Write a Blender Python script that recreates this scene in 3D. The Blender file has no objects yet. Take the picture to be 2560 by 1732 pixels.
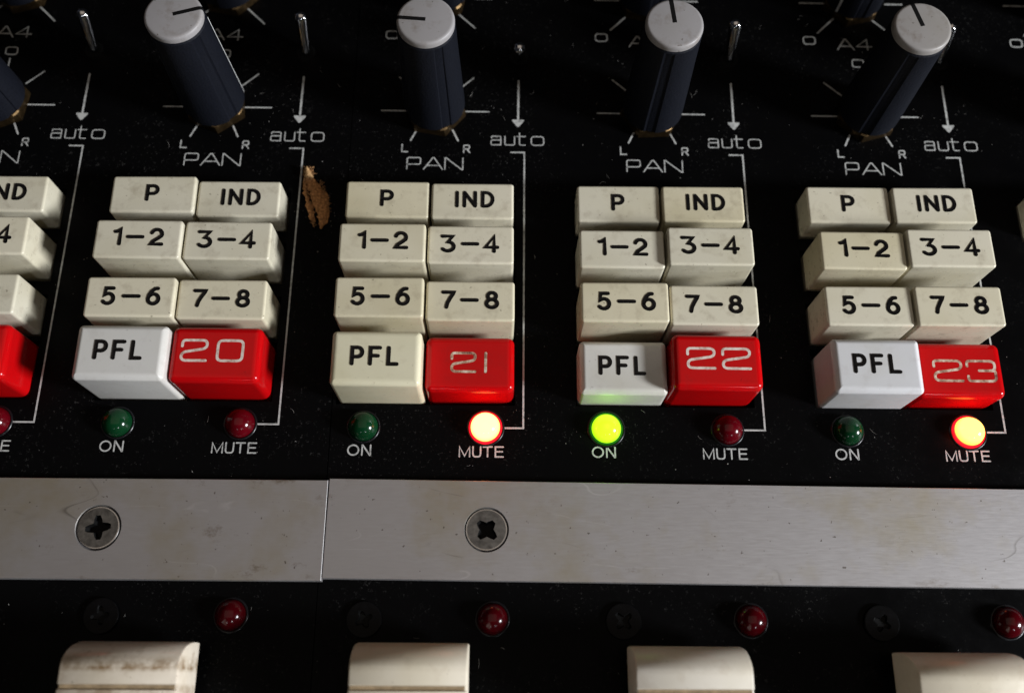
import bpy, bmesh, math, random
from math import sin, cos, pi, radians, hypot
from mathutils import Matrix, Vector
from mathutils.geometry import tessellate_polygon

random.seed(7)
S = 0.001                                   # everything below is written in millimetres
scn = bpy.context.scene
col = scn.collection

# ------------------------------------------------------------------ camera
cam_d = bpy.data.cameras.new('camera')
cam = bpy.data.objects.new('camera', cam_d); col.objects.link(cam)
ROT = Matrix(((0.9998842, 0.0058327, 0.0140563),
              (-0.0101707, 0.9431872, 0.3321061),
              (-0.0113207, -0.3322106, 0.9431373)))
M4 = ROT.transposed().to_4x4()
M4.translation = Vector((8.978, -73.710, 154.493)) * S
cam.matrix_world = M4
cam_d.sensor_width = 36.0
cam_d.lens = 2411.63 / 2560 * 36
cam_d.clip_start = 0.005
cam_d.clip_end = 20
cam_d.dof.use_dof = True
cam_d.dof.focus_distance = 0.158
cam_d.dof.aperture_fstop = 14.0
scn.camera = cam

# ------------------------------------------------------------------ world and lamps
world = bpy.data.worlds.new('World'); scn.world = world
world.use_nodes = True
bg = world.node_tree.nodes['Background']
bg.inputs[0].default_value = (0.80, 0.88, 1.0, 1)
bg.inputs[1].default_value = 0.006

def area(name, direction, dist, sx, sy, power, colour):
    d = bpy.data.lights.new(name, 'AREA'); d.shape = 'RECTANGLE'
    d.size = sx; d.size_y = sy; d.energy = power; d.color = colour
    o = bpy.data.objects.new(name, d); col.objects.link(o)
    v = Vector(direction).normalized()
    o.location = v * dist + Vector((0.01, -0.02, 0))
    o.rotation_euler = v.to_track_quat('Z', 'Y').to_euler()
    return o
# a bright window low on the right, the room's pale ceiling, two small far windows behind the viewer
area('window_lamp', (0.90, -0.295, 0.405), 1.2, 0.20, 0.20, 25.0, (0.95, 0.98, 1.03))
area('ceiling_lamp', (0.0, 0.05, 1.0), 1.5, 1.9, 1.5, 3.1, (1.0, 0.84, 0.70))
area('far_window_lamp', (0.36, -0.78, 0.50), 1.3, 0.05, 0.09, 1.15, (0.93, 0.96, 1.0))
area('far_window_lamp', (-0.16, -0.84, 0.50), 1.3, 0.05, 0.07, 0.32, (0.93, 0.96, 1.0))

scn.view_settings.view_transform = 'Standard'
scn.view_settings.look = 'None'
scn.view_settings.exposure = 0.0
scn.view_settings.gamma = 1.0
scn.render.engine = 'CYCLES'
scn.render.resolution_x = 1024
scn.render.resolution_y = 692

# ------------------------------------------------------------------ materials
def new_mat(name):
    m = bpy.data.materials.new(name); m.use_nodes = True
    nt = m.node_tree
    return m, nt, nt.nodes['Principled BSDF']

def noise(nt, scale, detail=4, rough=0.6, vec=None, stretch=None):
    tc = nt.nodes.new('ShaderNodeTexCoord')
    n = nt.nodes.new('ShaderNodeTexNoise')
    n.inputs['Scale'].default_value = scale
    n.inputs['Detail'].default_value = detail
    n.inputs['Roughness'].default_value = rough
    oi = nt.nodes.new('ShaderNodeObjectInfo')
    sc = nt.nodes.new('ShaderNodeVectorMath'); sc.operation = 'SCALE'; sc.inputs[0].default_value = (3.1, 1.7, 2.3)
    nt.links.new(oi.outputs['Random'], sc.inputs['Scale'])
    ad = nt.nodes.new('ShaderNodeVectorMath'); ad.operation = 'ADD'
    nt.links.new(tc.outputs['Object'], ad.inputs[0]); nt.links.new(sc.outputs['Vector'], ad.inputs[1])
    src = ad.outputs['Vector']
    if stretch:
        mp = nt.nodes.new('ShaderNodeMapping'); mp.inputs['Scale'].default_value = stretch
        nt.links.new(src, mp.inputs['Vector']); src = mp.outputs['Vector']
    nt.links.new(src, n.inputs['Vector'])
    return n

def ramp(nt, src, stops):
    r = nt.nodes.new('ShaderNodeValToRGB')
    e = r.color_ramp.elements
    while len(e) < len(stops): e.new(0.5)
    for k, (p, c) in enumerate(stops):
        e[k].position = p; e[k].color = (*c, 1) if len(c) == 3 else c
    nt.links.new(src, r.inputs['Fac'])
    return r

def mixc(nt, a, b, fac):
    m = nt.nodes.new('ShaderNodeMix'); m.data_type = 'RGBA'
    for sock, v in ((m.inputs[6], a), (m.inputs[7], b), (m.inputs[0], fac)):
        if hasattr(v, 'is_output'): nt.links.new(v, sock)
        elif isinstance(v, tuple): sock.default_value = (*v, 1)
        else: sock.default_value = v
    return m.outputs[2]

def bump(nt, bsdf, src, strength, dist=0.0001):
    b = nt.nodes.new('ShaderNodeBump'); b.inputs['Strength'].default_value = strength
    b.inputs['Distance'].default_value = dist
    nt.links.new(src, b.inputs['Height']); nt.links.new(b.outputs['Normal'], bsdf.inputs['Normal'])

def plastic(name, c, rough=0.38, spec=0.4, dirt=(0.20, 0.16, 0.10), amount=0.5, coat=0.0, band=0.0):
    m, nt, b = new_mat(name)
    n1 = noise(nt, 420, 5, 0.62)
    f1 = ramp(nt, n1.outputs['Fac'], [(0.53, (0, 0, 0)), (0.77, (amount,) * 3)])
    n2 = noise(nt, 60, 3, 0.5)
    tone = ramp(nt, n2.outputs['Fac'], [(0.3, tuple(v * k_ for v, k_ in zip(c, (0.90, 0.885, 0.83)))), (0.5, c), (0.75, tuple(v * k_ for v, k_ in zip(c, (1.03, 1.03, 1.06))))])
    oi = nt.nodes.new('ShaderNodeObjectInfo')
    age = ramp(nt, oi.outputs['Random'], [(0.0, (0.97, 0.95, 0.88)), (0.5, (1, 1, 1)), (1.0, (0.95, 0.96, 0.98))])
    mul = nt.nodes.new('ShaderNodeMix'); mul.data_type = 'RGBA'; mul.blend_type = 'MULTIPLY'; mul.inputs[0].default_value = 1
    nt.links.new(tone.outputs['Color'], mul.inputs[6]); nt.links.new(age.outputs['Color'], mul.inputs[7])
    n4 = noise(nt, 1500, 2, 0.5)
    spots = ramp(nt, n4.outputs['Fac'], [(0.725, (0, 0, 0)), (0.745, (amount * 1.3,) * 3)])
    c1 = mixc(nt, mul.outputs[2], dirt, f1.outputs['Color'])
    if band:                      # brown finger grime rubbed along the ridge of a fader cap
        tcb = nt.nodes.new('ShaderNodeTexCoord'); sxb = nt.nodes.new('ShaderNodeSeparateXYZ')
        nt.links.new(tcb.outputs['Object'], sxb.inputs[0])
        mrb = nt.nodes.new('ShaderNodeMapRange'); mrb.inputs['From Min'].default_value = 0.0; mrb.inputs['From Max'].default_value = 0.006
        nt.links.new(sxb.outputs['Y'], mrb.inputs['Value'])
        fb = ramp(nt, mrb.outputs['Result'], [(0.0, (.55,) * 3), (0.10, (0.05,) * 3), (0.32, (0.15,) * 3), (0.42, (1, 1, 1)), (0.58, (.7,) * 3), (0.72, (0, 0, 0))])
        nb = noise(nt, 330, 5, 0.7)
        gb = ramp(nt, nb.outputs['Fac'], [(0.36, (0, 0, 0)), (0.62, (band,) * 3)])
        mb_ = nt.nodes.new('ShaderNodeMath'); mb_.operation = 'MULTIPLY'
        nt.links.new(fb.outputs['Color'], mb_.inputs[0]); nt.links.new(gb.outputs['Color'], mb_.inputs[1])
        c1 = mixc(nt, c1, (0.20, 0.12, 0.05), mb_.outputs[0])
    c2 = mixc(nt, c1, tuple(v * .5 for v in dirt), spots.outputs['Color'])
    nt.links.new(c2, b.inputs['Base Color'])
    n3 = noise(nt, 900, 3, 0.6)
    rr_ = ramp(nt, n3.outputs['Fac'], [(0.3, (rough * .85,) * 3), (0.7, (rough * 1.2,) * 3)])
    nt.links.new(rr_.outputs['Color'], b.inputs['Roughness'])
    b.inputs['Specular IOR Level'].default_value = spec
    b.inputs['Coat Weight'].default_value = coat
    b.inputs['Coat Roughness'].default_value = 0.12
    bump(nt, b, n3.outputs['Fac'], 0.12, 0.00006)
    return m

def simple(name, c, rough=0.5, spec=0.5, metal=0.0, nscale=800, var=0.25, bumps=0.0):
    m, nt, b = new_mat(name)
    n = noise(nt, nscale, 4, 0.6)
    r = ramp(nt, n.outputs['Fac'], [(0.3, tuple(v * (1 - var) for v in c)), (0.7, tuple(v * (1 + var) for v in c))])
    nt.links.new(r.outputs['Color'], b.inputs['Base Color'])
    b.inputs['Roughness'].default_value = rough
    b.inputs['Specular IOR Level'].default_value = spec
    b.inputs['Metallic'].default_value = metal
    if bumps: bump(nt, b, n.outputs['Fac'], bumps, 0.0001)
    return m

MAT = {}
MAT['beige'] = plastic('beige_key_plastic', (0.60, 0.555, 0.425), 0.30, 0.45, (0.22, 0.17, 0.11), 0.42)
MAT['white'] = plastic('white_key_plastic', (0.575, 0.57, 0.565), 0.34, 0.4, (0.30, 0.26, 0.22), 0.22)
MAT['cream'] = plastic('cream_key_plastic', (0.63, 0.585, 0.41), 0.34, 0.4, (0.30, 0.24, 0.14), 0.22)
MAT['red'] = plastic('red_key_plastic', (0.46, 0.0022, 0.0035), 0.18, 0.24, (0.25, 0.01, 0.01), 0.30)
MAT['engrave'] = simple('black_engraving_paint', (0.003, 0.003, 0.0035), 0.09, 0.34, 0, 3000, 0.3, 0.8)
MAT['flat_black'] = simple('well_black', (0.004, 0.004, 0.004), 0.8, 0.1)  # plain near-black of the chassis floor and the toggle bushings
MAT['rubber'] = simple('knob_blue_black_plastic', (0.0038, 0.0046, 0.0080), 0.62, 0.16, 0, 2500, 0.25, 0.9)
MAT['collar'] = simple('black_gloss_collar', (0.004, 0.004, 0.005), 0.3, 0.3)
MAT['brass'] = simple('aged_brass', (0.11, 0.07, 0.032), 0.45, 0.5, 1.0, 1200, 0.45, 0.3)
MAT['chrome'] = simple('chrome', (0.72, 0.72, 0.74), 0.09, 0.5, 1.0, 900, 0.06)
MAT['steel'] = simple('dull_zinc_steel', (0.20, 0.20, 0.195), 0.40, 0.5, 1.0, 900, 0.4, 0.35)
MAT['rimsteel'] = simple('bright_steel_edge', (0.62, 0.61, 0.60), 0.25, 0.5, 1.0, 900, 0.2)
MAT['blackscrew'] = simple('black_oxide_screw', (0.0015, 0.0015, 0.0018), 0.34, 0.09, 0.0, 900, 0.4, 0.4)
MAT['fader'] = plastic('ivory_fader_plastic', (0.72, 0.66, 0.55), 0.33, 0.45, (0.30, 0.20, 0.10), 0.22, band=0.12)
MAT['faderline'] = simple('tan_groove_fill', (0.30, 0.22, 0.13), 0.6, 0.2, 0, 900, 0.3)
MAT['cap'] = plastic('grey_white_cap', (0.285, 0.27, 0.265), 0.45, 0.35, (0.13, 0.095, 0.065), 0.55)
MAT['pointer'] = simple('black_pointer_paint', (0.004, 0.004, 0.004), 0.5, 0.2)
MAT['flankline'] = simple('white_pointer_paint', (0.70, 0.70, 0.68), 0.5, 0.3)
MAT['dust'] = simple('dust_grey', (0.21, 0.20, 0.185), 0.9, 0.1)
MAT['wood'] = simple('brown_fibre', (0.42, 0.20, 0.078), 0.9, 0.1, 0, 2600, 0.6, 1.0)
MAT['fuzz'] = simple('brown_fuzz', (0.36, 0.19, 0.085), 0.9, 0.1, 0, 2600, 0.4, 0)
MAT['woodtip'] = simple('pale_fibre', (0.46, 0.28, 0.13), 0.9, 0.1, 0, 2600, 0.4, 1.0)

# worn white filling of the red keys' numbers
m, nt, b = new_mat('worn_white_number_paint')
n = noise(nt, 900, 5, 0.7)
r = ramp(nt, n.outputs['Fac'], [(0.28, (0.25, 0.10, 0.07)), (0.42, (0.52, 0.36, 0.30)), (0.56, (0.70, 0.58, 0.51))])
nt.links.new(r.outputs['Color'], b.inputs['Base Color']); b.inputs['Roughness'].default_value = 0.6
bump(nt, b, n.outputs['Fac'], 0.4); MAT['number'] = m
m, nt, b = new_mat('dirty_number_paint')
n = noise(nt, 700, 5, 0.7)
r = ramp(nt, n.outputs['Fac'], [(0.36, (0.12, 0.03, 0.02)), (0.48, (0.40, 0.23, 0.15)), (0.62, (0.68, 0.56, 0.45))])
nt.links.new(r.outputs['Color'], b.inputs['Base Color']); b.inputs['Roughness'].default_value = 0.6
bump(nt, b, n.outputs['Fac'], 0.4); MAT['number_dirty'] = m

# screen print
m, nt, b = new_mat('grey_white_screen_print')
n = noise(nt, 1300, 4, 0.7)
r = ramp(nt, n.outputs['Fac'], [(0.25, (0.10, 0.10, 0.095)), (0.52, (0.45, 0.45, 0.43))])
nt.links.new(r.outputs['Color'], b.inputs['Base Color']); b.inputs['Roughness'].default_value = 0.65
MAT['print'] = m

# black lacquered panel with greasy smears and settled dust
m, nt, b = new_mat('black_panel_lacquer')
n = noise(nt, 90, 6, 0.7)
sm = ramp(nt, n.outputs['Fac'], [(0.46, (0, 0, 0)), (0.74, (0.6,) * 3)])
v = noise(nt, 1700, 3, 0.8)
sp = ramp(nt, v.outputs['Fac'], [(0.60, (0, 0, 0)), (0.70, (0.6,) * 3)])
mm = nt.nodes.new('ShaderNodeMath'); mm.operation = 'MULTIPLY'
nt.links.new(sm.outputs['Color'], mm.inputs[0]); nt.links.new(sp.outputs['Color'], mm.inputs[1])
nt.links.new(mixc(nt, (0.0016, 0.0016, 0.0018), (0.17, 0.165, 0.155), mm.outputs[0]), b.inputs['Base Color'])
rg = ramp(nt, n.outputs['Fac'], [(0.35, (0.28,) * 3), (0.7, (0.50,) * 3)])
nt.links.new(rg.outputs['Color'], b.inputs['Roughness'])
b.inputs['Specular IOR Level'].default_value = 0.04
MAT['panel'] = m

# satin aluminium with grain, finger marks and yellow-brown stains
m, nt, b = new_mat('satin_aluminium')
g = noise(nt, 3600, 3, 0.7, stretch=(0.10, 1, 1))
gr = ramp(nt, g.outputs['Fac'], [(0.3, (0.415, 0.40, 0.40)), (0.7, (0.445, 0.43, 0.428))])
s1 = noise(nt, 45, 5, 0.65)
f1 = ramp(nt, s1.outputs['Fac'], [(0.48, (0, 0, 0)), (0.72, (0.66,) * 3)])
c1 = mixc(nt, gr.outputs['Color'], (0.34, 0.29, 0.17), f1.outputs['Color'])
s2 = noise(nt, 230, 6, 0.75, stretch=(0.6, 1, 1))
f2 = ramp(nt, s2.outputs['Fac'], [(0.58, (0, 0, 0)), (0.72, (0.8,) * 3)])
s3 = noise(nt, 38, 2, 0.5)
f3 = ramp(nt, s3.outputs['Fac'], [(0.50, (0, 0, 0)), (0.62, (1, 1, 1))])
mm = nt.nodes.new('ShaderNodeMath'); mm.operation = 'MULTIPLY'
nt.links.new(f2.outputs['Color'], mm.inputs[0]); nt.links.new(f3.outputs['Color'], mm.inputs[1])
c2 = mixc(nt, c1, (0.16, 0.115, 0.065), mm.outputs[0])
# fine curved scratches, some dark, some bright
for rz, sc_, lo, tint in ((0.5, 55, 0.4975, (0.10, 0.085, 0.07)), (-0.9, 70, 0.498, (0.75, 0.74, 0.74))):
    tcx = nt.nodes.new('ShaderNodeTexCoord'); mpx = nt.nodes.new('ShaderNodeMapping')
    mpx.inputs['Rotation'].default_value = (0, 0, rz); mpx.inputs['Scale'].default_value = (0.5, 2.0, 1)
    nt.links.new(tcx.outputs['Object'], mpx.inputs['Vector'])
    nx = nt.nodes.new('ShaderNodeTexNoise'); nx.inputs['Scale'].default_value = sc_; nx.inputs['Detail'].default_value = 1.5
    nt.links.new(mpx.outputs['Vector'], nx.inputs['Vector'])
    lx = ramp(nt, nx.outputs['Fac'], [(lo - .002, (0, 0, 0)), (lo, (1, 1, 1)), (lo + .003, (1, 1, 1)), (lo + .005, (0, 0, 0))])
    mk = noise(nt, 90 if rz > 0 else 120, 2, 0.5)
    mkr = ramp(nt, mk.outputs['Fac'], [(0.56, (0, 0, 0)), (0.66, (0.6 if rz > 0 else 0.3,) * 3)])
    mx = nt.nodes.new('ShaderNodeMath'); mx.operation = 'MULTIPLY'
    nt.links.new(lx.outputs['Color'], mx.inputs[0]); nt.links.new(mkr.outputs['Color'], mx.inputs[1])
    c2 = mixc(nt, c2, tint, mx.outputs[0])
sk = noise(nt, 1400, 2, 0.5)
skr = ramp(nt, sk.outputs['Fac'], [(0.73, (0, 0, 0)), (0.75, (0.7,) * 3)])
c2 = mixc(nt, c2, (0.07, 0.05, 0.03), skr.outputs['Color'])
nt.links.new(c2, b.inputs['Base Color'])
b.inputs['Metallic'].default_value = 0.88
rg = ramp(nt, g.outputs['Fac'], [(0.3, (0.47,) * 3), (0.7, (0.53,) * 3)])
nt.links.new(rg.outputs['Color'], b.inputs['Roughness'])
bump(nt, b, g.outputs['Fac'], 0.05, 0.00005)
MAT['alu'] = m

def led_mat(name, c, emit=None, strength=0.0):
    m, nt, b = new_mat(name)
    n = noise(nt, 500, 3, 0.5)
    r = ramp(nt, n.outputs['Fac'], [(0.3, tuple(v * 0.75 for v in c)), (0.7, c)])
    nt.links.new(r.outputs['Color'], b.inputs['Base Color'])
    b.inputs['Roughness'].default_value = 0.16
    b.inputs['Specular IOR Level'].default_value = 0.32
    if emit:
        # the chip lights the dome's crown more than its foot
        tc = nt.nodes.new('ShaderNodeTexCoord'); sx = nt.nodes.new('ShaderNodeSeparateXYZ')
        nt.links.new(tc.outputs['Object'], sx.inputs[0])
        mr = nt.nodes.new('ShaderNodeMapRange')
        mr.inputs['From Min'].default_value = 0.0001; mr.inputs['From Max'].default_value = 0.0016
        nt.links.new(sx.outputs['Z'], mr.inputs['Value'])
        r2 = ramp(nt, mr.outputs['Result'], emit)
        nt.links.new(r2.outputs['Color'], b.inputs['Emission Color'])
        b.inputs['Emission Strength'].default_value = strength
    return m
MAT['led_red'] = led_mat('dark_red_lens', (0.085, 0.001, 0.004))
MAT['led_red_low'] = led_mat('very_dark_red_lens', (0.050, 0.0008, 0.0025))
MAT['led_green'] = led_mat('dark_green_lens', (0.0028, 0.032, 0.010))
MAT['led_red_on'] = led_mat('lit_red_lens', (0.3, 0.01, 0.01),
    [(0.0, (0.30, 0.002, 0.006)), (0.16, (0.8, 0.02, 0.012)), (0.36, (1.0, 0.26, 0.05)), (0.62, (1.0, 0.38, 0.085)), (1.0, (1.0, 0.42, 0.12))], 5.5)
MAT['led_red_on_yellow'] = led_mat('lit_yellowish_red_lens', (0.3, 0.01, 0.01),
    [(0.0, (0.30, 0.002, 0.006)), (0.16, (0.8, 0.02, 0.012)), (0.36, (1.0, 0.26, 0.03)), (0.62, (1.0, 0.38, 0.045)), (1.0, (1.0, 0.44, 0.07))], 5.5)
MAT['led_green_on'] = led_mat('lit_green_lens', (0.05, 0.2, 0.01),
    [(0.0, (0.03, 0.30, 0.004)), (0.3, (0.30, 0.75, 0.004)), (1.0, (0.44, 0.86, 0.012))], 1.9)

def glow_mat(name, c, s):
    m, nt, b = new_mat(name)
    n = noise(nt, 700, 3, 0.5)
    r = ramp(nt, n.outputs['Fac'], [(0.3, tuple(v * 0.5 for v in c)), (0.7, c)])
    nt.links.new(r.outputs['Color'], b.inputs['Emission Color']); b.inputs['Emission Strength'].default_value = s
    b.inputs['Base Color'].default_value = (*[v * .2 for v in c], 1); b.inputs['Roughness'].default_value = .2
    return m
MAT['flange_red'] = glow_mat('glowing_red_flange', (1.0, 0.006, 0.02), 1.6)
MAT['flange_green'] = glow_mat('glowing_green_flange', (0.01, 0.22, 0.004), 0.5)
MAT['slot_black'] = simple('recess_black', (0.003, 0.003, 0.003), 0.6, 0.15)  # flat near-black colour for the cross recesses of all screws
MAT['fader_grimy'] = plastic('grimy_fader_plastic', (0.70, 0.62, 0.50), 0.16, 0.6, (0.26, 0.16, 0.07), 0.55, band=1.0)

# ------------------------------------------------------------------ mesh helpers
def finish(name, bm, mat, parent=None, smooth=None, loc=None):
    bmesh.ops.recalc_face_normals(bm, faces=bm.faces)
    me = bpy.data.meshes.new(name)
    for v in bm.verts: v.co *= S
    bm.to_mesh(me); bm.free()
    if smooth is not None:
        for p in me.polygons: p.use_smooth = True
        me.set_sharp_from_angle(angle=radians(smooth))
    me.materials.append(mat if not isinstance(mat, str) else MAT[mat])
    o = bpy.data.objects.new(name, me); col.objects.link(o)
    if parent: o.parent = parent
    if loc: o.location = Vector(loc) * S
    return o

def tag(o, label, cat, group=None):
    o['label'] = label; o['category'] = cat
    if group: o['group'] = group
    return o

def empty(name, loc, rz=0.0):
    o = bpy.data.objects.new(name, None); col.objects.link(o)
    o.location = Vector(loc) * S; o.rotation_euler = (0, 0, rz); o.empty_display_size = 0.002
    return o

def loft(bm, rings, cap0=True, cap1=True, closed=True):
    vs = [[bm.verts.new(p) for p in r] for r in rings]
    n = len(vs[0])
    for a, b in zip(vs, vs[1:]):
        for i in range(n if closed else n - 1):
            j = (i + 1) % n
            bm.faces.new((a[i], a[j], b[j], b[i]))
    if cap0: bm.faces.new(vs[0][::-1])
    if cap1: bm.faces.new(vs[-1])
    return vs

def rrect(x0, x1, y0, y1, r, z, seg=4):
    out = []
    for cx, cy, a0 in ((x1 - r, y1 - r, 0), (x0 + r, y1 - r, 90), (x0 + r, y0 + r, 180), (x1 - r, y0 + r, 270)):
        for k in range(seg + 1):
            a = radians(a0 + 90 * k / seg)
            out.append((cx + r * cos(a), cy + r * sin(a), z))
    return out

def lathe(bm, prof, n=40, cap0=True, cap1=True, cx=0, cy=0):
    return loft(bm, [[(cx + r * cos(2 * pi * k / n), cy + r * sin(2 * pi * k / n), z) for k in range(n)] for r, z in prof], cap0, cap1)

def tube(bm, pts, radii, n=14, cap=True):
    rings = []
    for i, p in enumerate(pts):
        p = Vector(p)
        a = Vector(pts[max(i - 1, 0)]); c = Vector(pts[min(i + 1, len(pts) - 1)])
        t = (c - a).normalized()
        u = t.orthogonal().normalized() if abs(t.x) > .9 else t.cross(Vector((1, 0, 0))).normalized()
        w = t.cross(u)
        rings.append([tuple(p + (u * cos(2 * pi * k / n) + w * sin(2 * pi * k / n)) * radii[i]) for k in range(n)])
    loft(bm, rings, cap, cap)

def fillet(pts, r, closed=False, seg=5):
    out = []
    n = len(pts)
    for i, p in enumerate(pts):
        if not closed and i in (0, n - 1): out.append(p); continue
        a = Vector(pts[i - 1]); q = Vector(p); b = Vector(pts[(i + 1) % n])
        u = a - q; v = b - q
        lim = min(u.length, v.length) * 0.5
        d = min(r, lim)
        if d < 1e-6: out.append(p); continue
        s = q + u.normalized() * d; e = q + v.normalized() * d
        for k in range(seg + 1):
            t = k / seg
            w = s * (1 - t) ** 2 + q * 2 * t * (1 - t) + e * t * t
            out.append((w.x, w.y))
    return out

def arc(cx, cy, rx, ry, a0, a1, n=12):
    return [(cx + rx * cos(radians(a0 + (a1 - a0) * k / n)), cy + ry * sin(radians(a0 + (a1 - a0) * k / n))) for k in range(n + 1)]

def stroke(bm, pts, w, z, groove=False, closed=False, caps=True):
    """a constant-width line with round ends; groove=True gives it an engraved, dished section"""
    P = [Vector(p) for p in pts]
    Q = [P[0]]
    for p in P[1:]:
        if (p - Q[-1]).length > 1e-4: Q.append(p)
    if closed and (Q[0] - Q[-1]).length < 1e-4: Q.pop()
    P = Q; n = len(P); h = w / 2
    sect = [(-1, -0.012), (-1, 0.06), (-0.55, 0.030), (0, 0.012), (0.55, 0.030), (1, 0.06), (1, -0.012)] if groove else [(-1, 0), (1, 0)]
    rows = []
    for i in range(n):
        if closed: a, c = P[i - 1], P[(i + 1) % n]
        else: a, c = P[max(i - 1, 0)], P[min(i + 1, n - 1)]
        d1 = (P[i] - a); d2 = (c - P[i])
        if d1.length < 1e-6: d1 = d2
        if d2.length < 1e-6: d2 = d1
        d1 = d1.normalized(); d2 = d2.normalized()
        n1 = Vector((-d1.y, d1.x)); n2 = Vector((-d2.y, d2.x))
        mt = n1 + n2
        if mt.length < 0.35: mt = n1; k = 1
        else:
            mt.normalize(); k = min(1 / max(mt.dot(n1), 0.3), 1.6)
        rows.append([bm.verts.new((P[i].x + mt.x * h * s * k, P[i].y + mt.y * h * s * k, z + dz)) for s, dz in sect])
    m_ = len(sect)
    for i in range(n if closed else n - 1):
        A, B = rows[i], rows[(i + 1) % n]
        for j in range(m_ - 1):
            bm.faces.new((A[j], A[j + 1], B[j + 1], B[j]))
    if not closed and caps:
        for i, sgn in ((0, -1), (n - 1, 1)):
            d = (P[1] - P[0]).normalized() if i == 0 else (P[-1] - P[-2]).normalized()
            nn = Vector((-d.y, d.x)); d = d * sgn
            cz = z + (0.012 if groove else 0)
            c0 = bm.verts.new((P[i].x, P[i].y, cz))
            N = 6
            rim, low = [], []
            for k in range(N + 1):
                a = -pi / 2 + pi * k / N
                x = P[i].x + (nn.x * sin(a) + d.x * cos(a)) * h; y = P[i].y + (nn.y * sin(a) + d.y * cos(a)) * h
                rim.append(bm.verts.new((x, y, z + (0.06 if groove else 0))))
                if groove: low.append(bm.verts.new((x, y, z - 0.012)))
            for k in range(N):
                bm.faces.new((c0, rim[k], rim[k + 1]))
                if groove: bm.faces.new((rim[k], low[k], low[k + 1], rim[k + 1]))

def up(bm):
    for f in bm.faces:
        f.normal_update()
        if f.normal.z < 0: f.normal_flip()

def flat_obj(name, bm, mat, parent, loc=None):
    """printed or engraved marks: keep faces turned up"""
    up(bm)
    me = bpy.data.meshes.new(name)
    for v in bm.verts: v.co *= S
    bm.to_mesh(me); bm.free(); me.materials.append(MAT[mat])
    o = bpy.data.objects.new(name, me); col.objects.link(o); o.parent = parent
    if loc: o.location = Vector(loc) * S
    return o

# ------------------------------------------------------------------ letter shapes (height 1, own width)
RF = {  # round engraved gothic of the keys: (strokes, width)
 'P': ([[(0, 0), (0, 1), (.36, 1)] + arc(.36, .715, .30, .285, 90, -90) + [(0, .43)]], .66),
 'I': ([[(0, 0), (0, 1)]], 0.0),
 'N': ([[(0, 0), (0, 1)], [(0, 1), (.66, 0)], [(.66, 0), (.66, 1)]], .66),
 'D': ([[(0, 0), (0, 1), (.2, 1)] + arc(.2, .5, .46, .5, 90, -90) + [(0, 0)]], .66),
 'F': ([[(0, 0), (0, 1), (.62, 1)], [(0, .50), (.5, .50)]], .62),
 'L': ([[(0, 1), (0, 0), (.58, 0)]], .58),
 '1': ([[(0, .84), (.12, .86), (.26, 1), (.26, 0)]], .26),
 '2': ([arc(.33, .69, .33, .31, 165, -25) + [(.46, .42), (.12, .18), (0, 0), (.70, 0)]], .70),
 '3': ([[(.0, 1), (.62, 1), (.33, .61)] + arc(.33, .305, .36, .305, 88, -145)], .69),
 '4': ([[(.55, 0), (.55, 1), (0, .27), (.76, .27)]], .76),
 '5': ([[(.62, 1), (.14, 1), (.07, .55)] + arc(.33, .325, .36, .325, 125, -145)], .69),
 '6': ([[(.58, 1), (.40, .98), (.20, .82), (.05, .57), (.01, .34)] + arc(.35, .315, .34, .315, 180, 520, 22)], .70),
 '7': ([[(0, 1), (.66, 1), (.62, .90), (.44, .60), (.28, .28), (.22, 0)]], .66),
 '8': ([arc(.345, .765, .27, .235, 0, 345, 18) + [(.615, .765)], arc(.345, .27, .345, .27, 0, 345, 20) + [(.69, .27)]], .69),
 '-': ([[(0, .49), (1, .49)]], 1.0),
}
MF = {  # wide square-round numerals of the red keys
 '2': ([fillet([(0, .70), (0, 1), (1, 1), (1, .60), (0, .40), (0, 0), (1, 0)], .22)], 1),
 '0': ([fillet([(0, 0), (0, 1), (1, 1), (1, 0)], .22, True)], 1),
 '1': ([[(0, 0), (0, 1)]], 0),
 '3': ([fillet([(0, .74), (0, 1), (1, 1), (1, .52), (.42, .52)], .2), fillet([(.8, .52), (1, .52), (1, 0), (0, 0), (0, .24)], .2)], 1),
}
def PF(ch):   # panel print: (strokes, closed flags)
    return {
     'P': [fillet([(0, 0), (0, 1), (1, 1), (1, .42), (0, .42)], .18)],
     'A': [[(0, 0), (.47, 1), (.55, 1), (1, 0)], [(.17, .33), (.85, .33)]],
     'N': [[(0, 0), (0, 1), (.06, 1), (.94, 0), (1, 0), (1, 1)]],
     'a': [fillet([(.04, .80), (.04, 1), (.92, 1), (.92, 0)], .16), fillet([(.92, .56), (0, .56), (0, 0), (.92, 0)], .16)],
     'u': [fillet([(0, 1), (0, 0), (.95, 0), (.95, 1)], .18)],
     't': [fillet([(.25, 1.38), (.25, 0), (.80, 0)], .18), [(0, 1), (.80, 1)]],
     'o': [fillet([(0, 0), (0, 1), (1, 1), (1, 0)], .30, True, 6)],
     '4': [[(.72, 0), (.72, 1), (0, .30), (1, .30)]],
     'L': [[(0, 1), (0, 0), (1, 0)]],
     'R': [fillet([(0, 0), (0, 1), (.95, 1), (.95, .47), (0, .47)], .22), [(.52, .47), (1, 0)]],
     'O': [arc(.5, .5, .5, .5, 0, 345, 22)],
     'M': [[(0, 0), (0, 1), (.5, .05), (1, 1), (1, 0)]],
     'U': [fillet([(0, 1), (0, 0), (1, 0), (1, 1)], .34)],
     'T': [[(0, 1), (1, 1)], [(.5, 1), (.5, 0)]],
     'E': [[(1, 1), (0, 1), (0, 0), (1, 0)], [(0, .52), (.9, .52)]],
    }[ch]

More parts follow.
